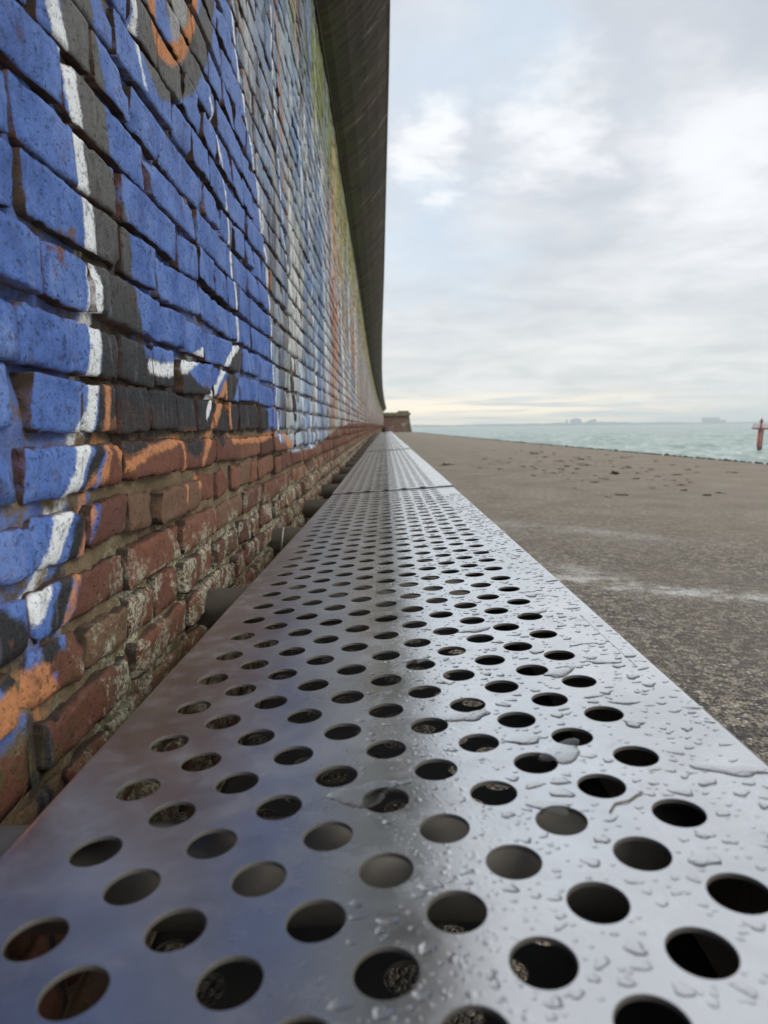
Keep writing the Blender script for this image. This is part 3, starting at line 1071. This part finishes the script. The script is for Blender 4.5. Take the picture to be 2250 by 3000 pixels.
c = t.mix(t.m('MULTIPLY', t.sstep(scr, .0012, .0005), .6), c, (.30, .29, .28))
dust = t.m('MULTIPLY', t.sstep(t.noise(p, 230, 2, .7), .66, .74), t.sstep(x, .10, -.05))
t.put(t.b.inputs['Base Color'], c)
t.b.inputs['Metallic'].default_value = 1.0
rg = t.m('ADD', t.lin(sm, .3, .7, .16, .27), t.m('MULTIPLY', t.sstep(smb, .45, .75), .10))
rg = t.m('ADD', rg, t.m('MULTIPLY', stain, .10))
rg = t.m('ADD', rg, t.m('MULTIPLY', t.sstep(x, .03, -.12), .11))
t.put(t.b.inputs['Roughness'], rg)
# fine beading of rain on the open side: relief only
dv = t.voro(t.v('ADD', p, t.v('MULTIPLY', t.v('SUBTRACT', t.noise(p, 150, 2, .6, 0, 'Color'), (.5, .5, .5)), (.006, .006, 0))), 210)
dv2 = t.voro(p, 95)
dens = t.sstep(t.m('ADD', x, t.m('MULTIPLY', t.m('SUBTRACT', sm, .5), .3)), -.08, .10)
bead = t.m('MULTIPLY', t.m('ADD', t.sstep(dv, .34, .10), t.m('MULTIPLY', t.sstep(dv2, .26, .06), 1.6)), dens)
hh = t.m('ADD', t.m('ADD', bead, t.m('MULTIPLY', brush, .06)), t.m('MULTIPLY', t.noise(p, 60, 4, .6), .35))
hh = t.m('ADD', hh, t.m('MULTIPLY', dust, .5))
t.put(t.b.inputs['Normal'], t.bump(hh, .08, .0016))
m_tube = simple('tube_steel', (.19, .175, .15), .5, .15, .35, 14., .15)
m_under = simple('shade_dark_steel', (.026, .025, .022), .6, .0, .4, 12., .2)  # near-black colour stands in for the shade inside the bench


m_cut, t = material('cut_steel_edge')
t.b.inputs['Base Color'].default_value = (.16, .15, .13, 1)
t.b.inputs['Metallic'].default_value = .4
t.b.inputs['Roughness'].default_value = .6


def hole_plate(name, y0, y1, k0, k1, thick=.0025, skirt=.045, seg=28, bev=.0005, xl=XL, xr=XR, ylat=HY0, ncol=11, added_apron=.31, top_mat=None, xl1=None):
    top_mat = top_mat or m_steel
    """flat sheet with the staggered round holes, rolled edges and down-turned skirts; local frame of the seat plane"""
    V, F, MI = [], [], []

    def add(vs, fs, mi=0):
        o = len(V)
        V.extend(vs)
        F.extend([tuple(i + o for i in f) for f in fs])
        MI.extend(mi if isinstance(mi, list) else [mi] * len(fs))
    h = P / 2
    ang = np.arange(seg) * 2 * math.pi / seg + math.pi / seg
    cs, sn = np.cos(ang), np.sin(ang)
    rings = [(HR + bev, 0), (HR + bev * .3, -bev * .3), (HR, -bev), (HR, -thick)]
    for k in range(k0, k1 + 1):
        for c in range(ncol):
            cx, cy = HX0 + c * P, ylat + k * P
            if (c + k) % 2 == 0:
                add([(cx - h, cy - h, 0), (cx + h, cy - h, 0), (cx + h, cy + h, 0), (cx - h, cy + h, 0)], [(0, 1, 2, 3)])
                continue
            vs = []
            for rr, zz_ in rings:
                vs += [(cx + rr * a, cy + rr * b, zz_) for a, b in zip(cs, sn)]
            nb = len(vs)
            vs += [(cx + h, cy + h, 0), (cx - h, cy + h, 0), (cx - h, cy - h, 0), (cx + h, cy - h, 0)]
            fs = []
            qn = seg // 4
            for i in range(seg):
                j = (i + 1) % seg
                qd = (i // qn) % 4
                # edge i->j belongs to the corner of its quadrant
                fs.append((i, nb + qd, j) if True else ())
                for g in range(len(rings) - 1):
                    fs.append((g * seg + j, g * seg + seg + j, g * seg + seg + i, g * seg + i))
            for qd in range(4):
                first = (qd * qn) % seg
                fs.append((nb + (qd - 1) % 4, nb + qd, first))
            fs = [tuple(reversed(f)) if len(f) == 3 else tuple(reversed(f)) for f in fs]
            add(vs, fs, [0 if len(f) == 3 else 1 for f in fs])
    xl1 = xl if xl1 is None else xl1
    gx0, gx1 = HX0 - h, HX0 + (ncol - 1) * P + h
    gy0, gy1 = ylat + k0 * P - h, ylat + k1 * P + h
    rb = .006
    add([(xl + rb, y0, 0), (gx0, y0, 0), (gx0, y1, 0), (xl1 + rb, y1, 0)], [(0, 1, 2, 3)])
    add([(gx1, y0, 0), (xr - rb, y0, 0), (xr - rb, y1, 0), (gx1, y1, 0)], [(0, 1, 2, 3)])
    if gy0 > y0:
        add([(gx0, y0, 0), (gx1, y0, 0), (gx1, gy0, 0), (gx0, gy0, 0)], [(0, 1, 2, 3)])
    if gy1 < y1:
        add([(gx0, gy1, 0), (gx1, gy1, 0), (gx1, y1, 0), (gx0, y1, 0)], [(0, 1, 2, 3)])
    # rolled edges and skirts (outer and inner faces)
    for sgn, xe in ((-1, xl), (1, xr)):
        pr = []
        for a in np.linspace(0, math.pi / 2, 6):
            pr.append((xe - sgn * rb + sgn * rb * math.sin(a), -rb + rb * math.cos(a)))
        sk = skirt if sgn < 0 else added_apron  # open side hangs deep, an added unseen panel to block light
        pr.append((xe, -sk))
        pr.append((xe - sgn * thick, -sk))
        pr.append((xe - sgn * thick, -rb - thick))
        vs = [(a, y0, b) for a, b in pr] + [(a + (xl1 - xl if sgn < 0 else 0), y1, b) for a, b in pr]
        n = len(pr)
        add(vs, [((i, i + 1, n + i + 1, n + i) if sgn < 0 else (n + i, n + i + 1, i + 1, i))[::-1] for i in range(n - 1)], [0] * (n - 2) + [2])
    # end returns
    for yy_ in (y0, y1):
        xq = xl if yy_ == y0 else xl1
        add([(xq + .003, yy_, -.0005), (xr - .003, yy_, -.0005), (xr - .003, yy_, -thick), (xq + .003, yy_, -thick)], [(0, 1, 2, 3)])
    me = mesh(name, V, F)
    for m_ in (top_mat, m_cut, m_under):
        me.materials.append(m_)
    me.polygons.foreach_set('material_index', np.array(MI, np.int32))
    return me


bench = empty('perforated_bench', (0, 2.5, 0))
tag(bench, 'long stainless steel bench of perforated wet panels running along the brick wall', 'bench')
SEAM0, PL = 2.492, 2.0954           # 61 rows per repeat panel
rotb = (0, -TILT, 0)
k_first0, k_first1 = -18, 64
seat0 = hole_plate('seat_panel', -.40, SEAM0, k_first0, int((SEAM0 - HY0) / P) - 0, xl=-.245, xl1=-.203)
link('seat_panel', seat0, m_steel, bench, (0, 0, BZ), rotb)
repn = hole_plate('seat_panel', 0.010, PL, 0, 60, seg=16, ylat=.022, xl=-.203)
N_PAN = 13
for i in range(N_PAN):
    dz_ = (.005, .006, .010, .010)[min(i, 3)] + random.gauss(0, .0010)
    link('seat_panel', repn, m_steel, bench, (0, SEAM0 + i * PL, BZ + dz_ - .001), (random.gauss(0, .0006), -TILT + random.gauss(0, .0012), 0))
BEND = SEAM0 + N_PAN * PL
# inner tray with the same perforation, seen through the holes
tray0 = hole_plate('lower_panel', -.40, SEAM0, k_first0, int((SEAM0 - HY0) / P), skirt=.02, seg=20, xl=-.192, xr=.205, ncol=9, added_apron=.02, top_mat=m_under)  # open-side border widened to darken the view through the holes
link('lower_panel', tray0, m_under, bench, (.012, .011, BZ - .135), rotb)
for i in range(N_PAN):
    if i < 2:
        link('lower_panel', hole_plate('lower_panel', .004, PL, 0, 60, seg=12, skirt=.02, xl=-.192, xr=.205, ncol=9, added_apron=.02, ylat=.022, top_mat=m_under) if i == 0 else bpy.data.meshes['lower_panel.001'], m_under, bench,
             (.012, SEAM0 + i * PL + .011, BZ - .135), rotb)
# tubes that carry the panels, let into the wall
nt = 0
yt = .42
tube_mb = MB()
tube_mb.tube((-.075, 0, 0), (.52, 0, .0), .033, seg=24)
tube_me = None
while yt < BEND:
    wx = float(wall_x(yt))
    if tube_me is None:
        o = tube_mb.build('support_tube', m_tube, bench, (wx, yt, BZ - .064), True, (0, -TILT * .4, 0))
        tube_me = o.data
    else:
        o = link('support_tube', tube_me, None, bench, (wx, yt, BZ - .064), (0, -TILT * .4, 0))
    yt += .69
ring_mb = MB()
ring_mb.tube((.0, 0, 0), (.004, 0, 0), .0345, seg=24)
ring_mb.build('pipe_clip', simple('pale_sealant', (.42, .42, .33), .8), bench, (WALLX + .018, 1.80, BZ - .064), True, (0, .12, .1))
# legs on the open side
for i in range(int(BEND / 2.0954) + 1):
    mb = MB()
    mb.box(-.02, .02, -.03, .03, 0, BZ - .02)
    mb.build('leg', m_tube, bench, (.205, .25 + i * 2.0954 if i else .1, 0), bevel=.004)

# ================================================================== WATER ON THE SEAT
m_water, t = material('rain_water')
t.b.inputs['Base Color'].default_value = (1, 1, 1, 1)
t.b.inputs['Transmission Weight'].default_value = 1.0
t.b.inputs['IOR'].default_value = 1.33
t.b.inputs['Roughness'].default_value = 0.0
V, F = [], []


def hole_clear(x, y):
    c = (x - HX0) / P
    k = (y - HY0) / P
    best = 9.
    for cc in (math.floor(c), math.floor(c) + 1):
        for kk in (math.floor(k), math.floor(k) + 1):
            if (cc + kk) % 2 and 0 <= cc <= 10:
                best = min(best, math.hypot(x - HX0 - cc * P, y - HY0 - kk * P))
    return best - HR - .001


def drop(x, y, r, el=1., ang=0., lumps=.2, hgt=.33, seg=14):
    o = len(V)
    ph = [random.uniform(0, 6.28) for _ in range(4)]
    rad = []
    for i in range(seg):
        a = 2 * math.pi * i / seg
        rad.append(r * (1 + lumps * (math.sin(2 * a + ph[0]) * .5 + math.sin(3 * a + ph[1]) * .6 + math.sin(5 * a + ph[2]) * .35)))
    ca, sa = math.cos(ang), math.sin(ang)
    lv = [(1.0, .00004), (.97, .30), (.86, .62), (.62, .88), (.30, .98)]
    hh_ = min(r * hgt, .0009)
    for q, zq in lv:
        for i in range(seg):
            a = 2 * math.pi * i / seg
            lx, ly = rad[i] * q * math.cos(a) * el, rad[i] * q * math.sin(a)
            V.append((x + lx * ca - ly * sa, y + lx * sa + ly * ca, zq * hh_ if zq > .001 else .00004))
    V.append((x, y, hh_))
    for g in range(len(lv) - 1):
        for i in range(seg):
            j = (i + 1) % seg
            F.append((o + g * seg + i, o + g * seg + j, o + (g + 1) * seg + j, o + (g + 1) * seg + i))
    tp = o + len(lv) * seg
    for i in range(seg):
        F.append((o + (len(lv) - 1) * seg + i, o + (len(lv) - 1) * seg + (i + 1) % seg, tp))


placed = {}


def free(x, y, r):
    ix, iy = int(x / .02), int(y / .02)
    for a in (-1, 0, 1):
        for b in (-1, 0, 1):
            for (qx, qy, qr) in placed.get((ix + a, iy + b), ()):
                if math.hypot(x - qx, y - qy) < (r + qr) * 1.05:
                    return False
    placed.setdefault((ix, iy), []).append((x, y, r))
    return True


# the few larger pools first (x, y on the seat, radius, stretch, turn)
for bx, by, br_, el, an in ((-.016, .415, .0125, 1.9, .5), (.122, .452, .0125, 1.5, .6), (.222, .415, .0085, 2.6, -.35), (.065, .52, .009, 1.9, .2), (.158, .60, .008, 2.1, .3), (.205, .62, .006, 2.4, -.2),
                            (.098, .385, .0075, 1.5, -.3), (.215, .34, .0075, 1.4, .2), (.10, .745, .008, 2.2, .1), (.03, .66, .008, 2., .3), (.18, .80, .008, 1.8, .2)):
    if free(bx, by, br_):
        drop(bx, by, br_, el, an, .30, .16, 26)
tries = 0
cnt = 0
while cnt < 2200 and tries < 60000:
    tries += 1
    x = random.uniform(XL + .01, XR - .006)
    y = .24 + (random.random() ** 1.5) * 2.0
    pr = 1.0 if x > .06 else (.55 if x > -.02 else .12)
    if random.random() > pr:
        continue
    r = min(.0075, .0010 + random.expovariate(1 / (.0015 if x > .09 else .0009))) if x > -.03 else random.uniform(.0005, .0013)
    if y > 1.2:
        r *= 1.4
    el = 1 + abs(random.gauss(0, .55)) * (r > .0018)
    if x < -.237 + (y + .4) * .0145 + .008 or hole_clear(x, y) < r * el * 1.05 or not free(x, y, r * (1 + el) * .5):
        continue
    drop(x, y, r, el, random.gauss(0, .45), .26 if r > .0017 else .12, .20, 14 if r > .0015 else 9)
    cnt += 1
wd = link('rain_drops', mesh('rain_drops', V, F, True), m_water, None, (0, 0, BZ), rotb)
tag(wd, 'clear rain drops and small pools beaded over the near bench panel', 'water', kind='stuff')

# a thread caught between two holes
mb = MB()
pts = [(.131, .376), (.137, .384), (.146, .386), (.152, .391), (.157, .394)]
for a, b2 in zip(pts[:-1], pts[1:]):
    mb.tube((a[0], a[1], .0006), (b2[0], b2[1], .0008), .0005, seg=6)
o = mb.build('thread', simple('thread_brown', (.14, .12, .09), .8), None, (0, 0, BZ), False, rotb)
tag(o, 'fine brown thread lying between two bench holes on the open side', 'thread')

# ---------------------------------------------------------------- dark bag at the far end of the bench
m_bag = simple('black_fabric', (.018, .018, .022), .8, 0, .3, 20)
bag = empty('dark_bag', (-.06, BEND - .5, BZ))
tag(bag, 'tiny dark bag standing on the far end of the bench', 'bag')
mb = MB()
n = 10
vs, fs = [], []
for zq, sx_, sy_ in ((0.0, .085, .05), (.03, .10, .06), (.12, .10, .055), (.19, .08, .035), (.21, .05, .015)):
    for i in range(n):
        a = 2 * math.pi * i / n
        vs.append((math.copysign(abs(math.cos(a)) ** .6, math.cos(a)) * sx_, math.copysign(abs(math.sin(a)) ** .6, math.sin(a)) * sy_, zq))
for g in range(4):
    for i in range(n):
        j = (i + 1) % n
        fs.append((g * n + i, g * n + j, g * n + n + j, g * n + n + i))
fs += [tuple(range(n))[::-1], tuple(range(4 * n, 5 * n))]
mb.add(vs, fs)
mb.build('bag_body', m_bag, bag, bag.location, True)
mb = MB()
hp = [(-.05, 0, .20), (-.045, 0, .26), (0, 0, .285), (.045, 0, .26), (.05, 0, .20)]
for a, b2 in zip(hp[:-1], hp[1:]):
    mb.tube(a, b2, .007, seg=6)
mb.build('handle', m_bag, bag, bag.location)

# ================================================================== RED CHANNEL MARKER
MK = Vector((59.1, 107.9, SEA))
m_red = simple('red_marker_paint', (.55, .13, .085), .5, 0, .3, 1.5)
m_redd = simple('dark_red_paint', (.20, .025, .022), .5, 0, .3, 2.)
m_tar = simple('weedy_black_pile', (.018, .026, .018), .7, 0, .5, 2.)
mk = empty('channel_marker', MK)
mk.rotation_euler = (0, R(3.0), 0)
tag(mk, 'red channel marker pile with a railed platform standing in the green water', 'channel marker')


def mkpart(mb, name, m, **kw):
    o = mb.build(name, m, None, **kw)
    o.parent = mk
    return o


mb = MB(); mb.tube((0, 0, -2.0), (0, 0, .75), .21, .20, 14); mkpart(mb, 'lower_pile', m_tar, smooth=True)
mb = MB(); mb.tube((-.10, 0, .70), (-.10, 0, 3.50), .26, .25, 18); mkpart(mb, 'red_casing', m_red, smooth=True)
mb = MB(); mb.tube((.22, -.30, .3), (.22, -.30, 3.55), .13, .13, 12); mkpart(mb, 'shaded_side_pipe', m_redd, smooth=True)  # dark pipe stands in for the shaded right side of the pole
mb = MB(); mb.tube((0, 0, 3.50), (0, 0, 3.72), 1.25, 1.25, 20); mkpart(mb, 'platform', m_redd)
for i in range(8):
    a = 2 * math.pi * i / 8
    mb = MB(); mb.tube((1.08 * math.cos(a), 1.08 * math.sin(a), 3.66), (1.08 * math.cos(a), 1.08 * math.sin(a), 4.30), .03, seg=6)
    mkpart(mb, 'railing_post', m_red)
for zq in (3.98, 4.29):
    mb = MB()
    for i in range(16):
        a, b2 = 2 * math.pi * i / 16, 2 * math.pi * (i + 1) / 16
        mb.tube((1.08 * math.cos(a), 1.08 * math.sin(a), zq), (1.08 * math.cos(b2), 1.08 * math.sin(b2), zq), .022, seg=5)
    mkpart(mb, 'rail', m_red)
mb = MB(); mb.tube((0, 0, 3.68), (0, 0, 4.5), .16, .12, 12); mkpart(mb, 'mast', m_redd, smooth=True)
mb = MB(); mb.tube((0, 0, 4.45), (0, 0, 4.85), .22, .24, 14); mb.tube((0, 0, 4.85), (0, 0, 5.30), .24, .02, 14); mkpart(mb, 'lantern', m_redd)

# ================================================================== BIRDS
m_bird = simple('gull_grey', (.16, .16, .17), .8, 0, .2, 3.)


def gull(pxx, pyy, D, span, bank, label):
    v = _r * ((pxx - 1125) / FPX) - _u * ((pyy - 1500) / FPX) + _f
    v = v / v.y * D
    mb = MB()
    s = span / 2
    mb.add([(0, .28, .02), (.05, .05, .06), (-.05, .05, .06), (.05, -.2, .0), (-.05, -.2, .0), (0, -.36, .02), (0, .0, -.06)],
           [(0, 1, 2), (1, 3, 4, 2), (3, 5, 4), (0, 6, 1), (0, 2, 6), (1, 6, 3), (2, 4, 6), (3, 6, 5), (4, 5, 6)])
    for sg in (-1, 1):
        mb.add([(sg * .05, .1, .05), (sg * .05, -.1, .05), (sg * s * .5, .06, .20), (sg * s * .5, -.10, .19), (sg * s, -.10, .10), (sg * .05, .0, .03), (sg * s * .5, .0, .17)],
               [(0, 2, 3, 1), (2, 4, 3), (0, 5, 6, 2), (5, 1, 3, 6), (2, 6, 4), (6, 3, 4)])
    o = mb.build('gull', m_bird, None, v + Vector((0, 0, EYE)))
    o.rotation_euler = (0, bank, random.uniform(-.6, .6) + .7)
    tag(o, label, 'bird', 'gulls far off in the sky')


gull(1287, 939, 260, 1.1, .3, 'distant dark gull nearest to the wall, left of the other two gulls')
gull(1518, 877, 260, .9, -.2, 'distant gull speck highest in the sky, right of the overhang')
gull(1813, 1165, 300, .9, .2, 'distant gull speck low over the sea near the far buildings')

# ================================================================== SEAWEED AND DEBRIS ON THE PROMENADE
m_weed = simple('dried_seaweed', (.045, .032, .022), .9, 0, .5, 60., .4)


def weed_mesh(seed, strands):
    rg_ = random.Random(seed)
    mb = MB()
    for s in range(strands):
        a = rg_.uniform(0, 6.28)
        x, y = rg_.gauss(0, .32), rg_.gauss(0, .22)
        zq = rg_.uniform(.05, .22)
        for q in range(3):
            a += rg_.gauss(0, .7)
            L = rg_.uniform(.15, .38)
            nx_, ny_ = x + math.cos(a) * L, y + math.sin(a) * L * .7
            nz_ = max(.03, zq + rg_.gauss(0, .10) - math.hypot(nx_, ny_) * .06)
            mb.tube((x, y, zq), (nx_, ny_, nz_), rg_.uniform(.04, .11), rg_.uniform(.02, .07), 5)
            x, y, zq = nx_, ny_, nz_
    return mb


weeds = []
for s in range(6):
    o = weed_mesh(s + 40, 9).build('seaweed_clump', m_weed)
    weeds.append(o.data)
    bpy.data.objects.remove(o)


def ground_at(pxx, pyy):
    v = _r * ((pxx - 1125) / FPX) - _u * ((pyy - 1500) / FPX) + _f
    s = -EYE / v.z
    return v.x * s, v.y * s


rw = random.Random(3)
spots = [(1803, 1388, .19, 'largest heap of dark dried seaweed, lying mid promenade'), (1660, 1367, .10, None), (1690, 1375, .09, None), (1640, 1352, .12, None), (1600, 1340, .10, None),
         (1568, 1330, .14, None), (1590, 1326, .08, None), (1700, 1347, .12, None), (1722, 1364, .09, None), (1776, 1404, .07, None), (1826, 1452, .10, None), (1985, 1392, .09, None),
         (2010, 1437, .08, None), (2070, 1452, .09, None), (1310, 1363, .16, 'flat dark seaweed strand lying alone near the bench'), (2150, 1385, .09, None), (1560, 1367, .07, None), (1640, 1374, .07, None)]
for i in range(150):
    cxp = rw.gauss(1690, 170)
    cyp = 1300 + (cxp - 1500) * .10 + abs(rw.gauss(48, 32))
    if 1380 < cxp < 2240 and cyp < 1470:
        spots.append((cxp, cyp, rw.uniform(.03, .075), None))
for i, (pxx, pyy, sz, lab) in enumerate(spots):
    gx, gy = ground_at(pxx, pyy)
    if gx > edge_x(gy) - .1:
        continue
    o = link('seaweed_clump', weeds[i % 6], m_weed, None, (gx, gy, -.004), (0, 0, rw.uniform(0, 6.28)))
    k = sz * .8 * (gy / 8.) ** .25
    o.scale = (k * 1.3, k * 1.3, k * .75)
    tag(o, lab or 'small dark scrap of dried seaweed among many scattered on the promenade', 'seaweed', 'seaweed scraps scattered on the promenade')

# wrack line and armour stones along the promenade's edge
mb = MB()
rs = random.Random(9)
y = 3.0
while y < 84:
    xe = edge_x(y)
    s = rs.uniform(.012, .038) * (1 if rs.random() < .88 else 1.9)
    vs = []
    for zq, k in ((-.02, 1.0), (s * .35, .9), (s * .62, .5)):
        for i in range(6):
            a = i * math.pi / 3 + rs.uniform(-.2, .2)
            vs.append((xe + rs.uniform(-.0, .02) + math.cos(a) * s * k, y + math.sin(a) * s * k * 1.5, zq + rs.uniform(-.01, .01)))
    fs = [(g * 6 + i, g * 6 + (i + 1) % 6, g * 6 + 6 + (i + 1) % 6, g * 6 + 6 + i) for g in (0, 1) for i in range(6)] + [(12, 13, 14, 15, 16, 17)]
    mb.add(vs, fs)
    y += s * rs.uniform(1.2, 5)
o = mb.build('wrack_line', simple('edge_weed', (.05, .048, .035), .9, 0, .5, 9.))
tag(o, 'dark line of weed and stones along the sea edge of the promenade', 'wrack line', kind='stuff')

# ================================================================== HAZE
m_haze = bpy.data.materials.new('sea_haze')
m_haze.use_nodes = True
ht = m_haze.node_tree
ht.nodes.clear()
ho = ht.nodes.new('ShaderNodeOutputMaterial')
hv = ht.nodes.new('ShaderNodeVolumePrincipled')
hv.inputs['Color'].default_value = (.90, .93, .96, 1)
hv.inputs['Density'].default_value = .0003
hv.inputs['Anisotropy'].default_value = .1
ht.links.new(hv.outputs[0], ho.inputs['Volume'])
mb = MB()
mb.box(-5600, 5600, -600, 5600, SEA - 2.2, 75)
o = mb.build('haze', m_haze)
tag(o, kind='stuff')
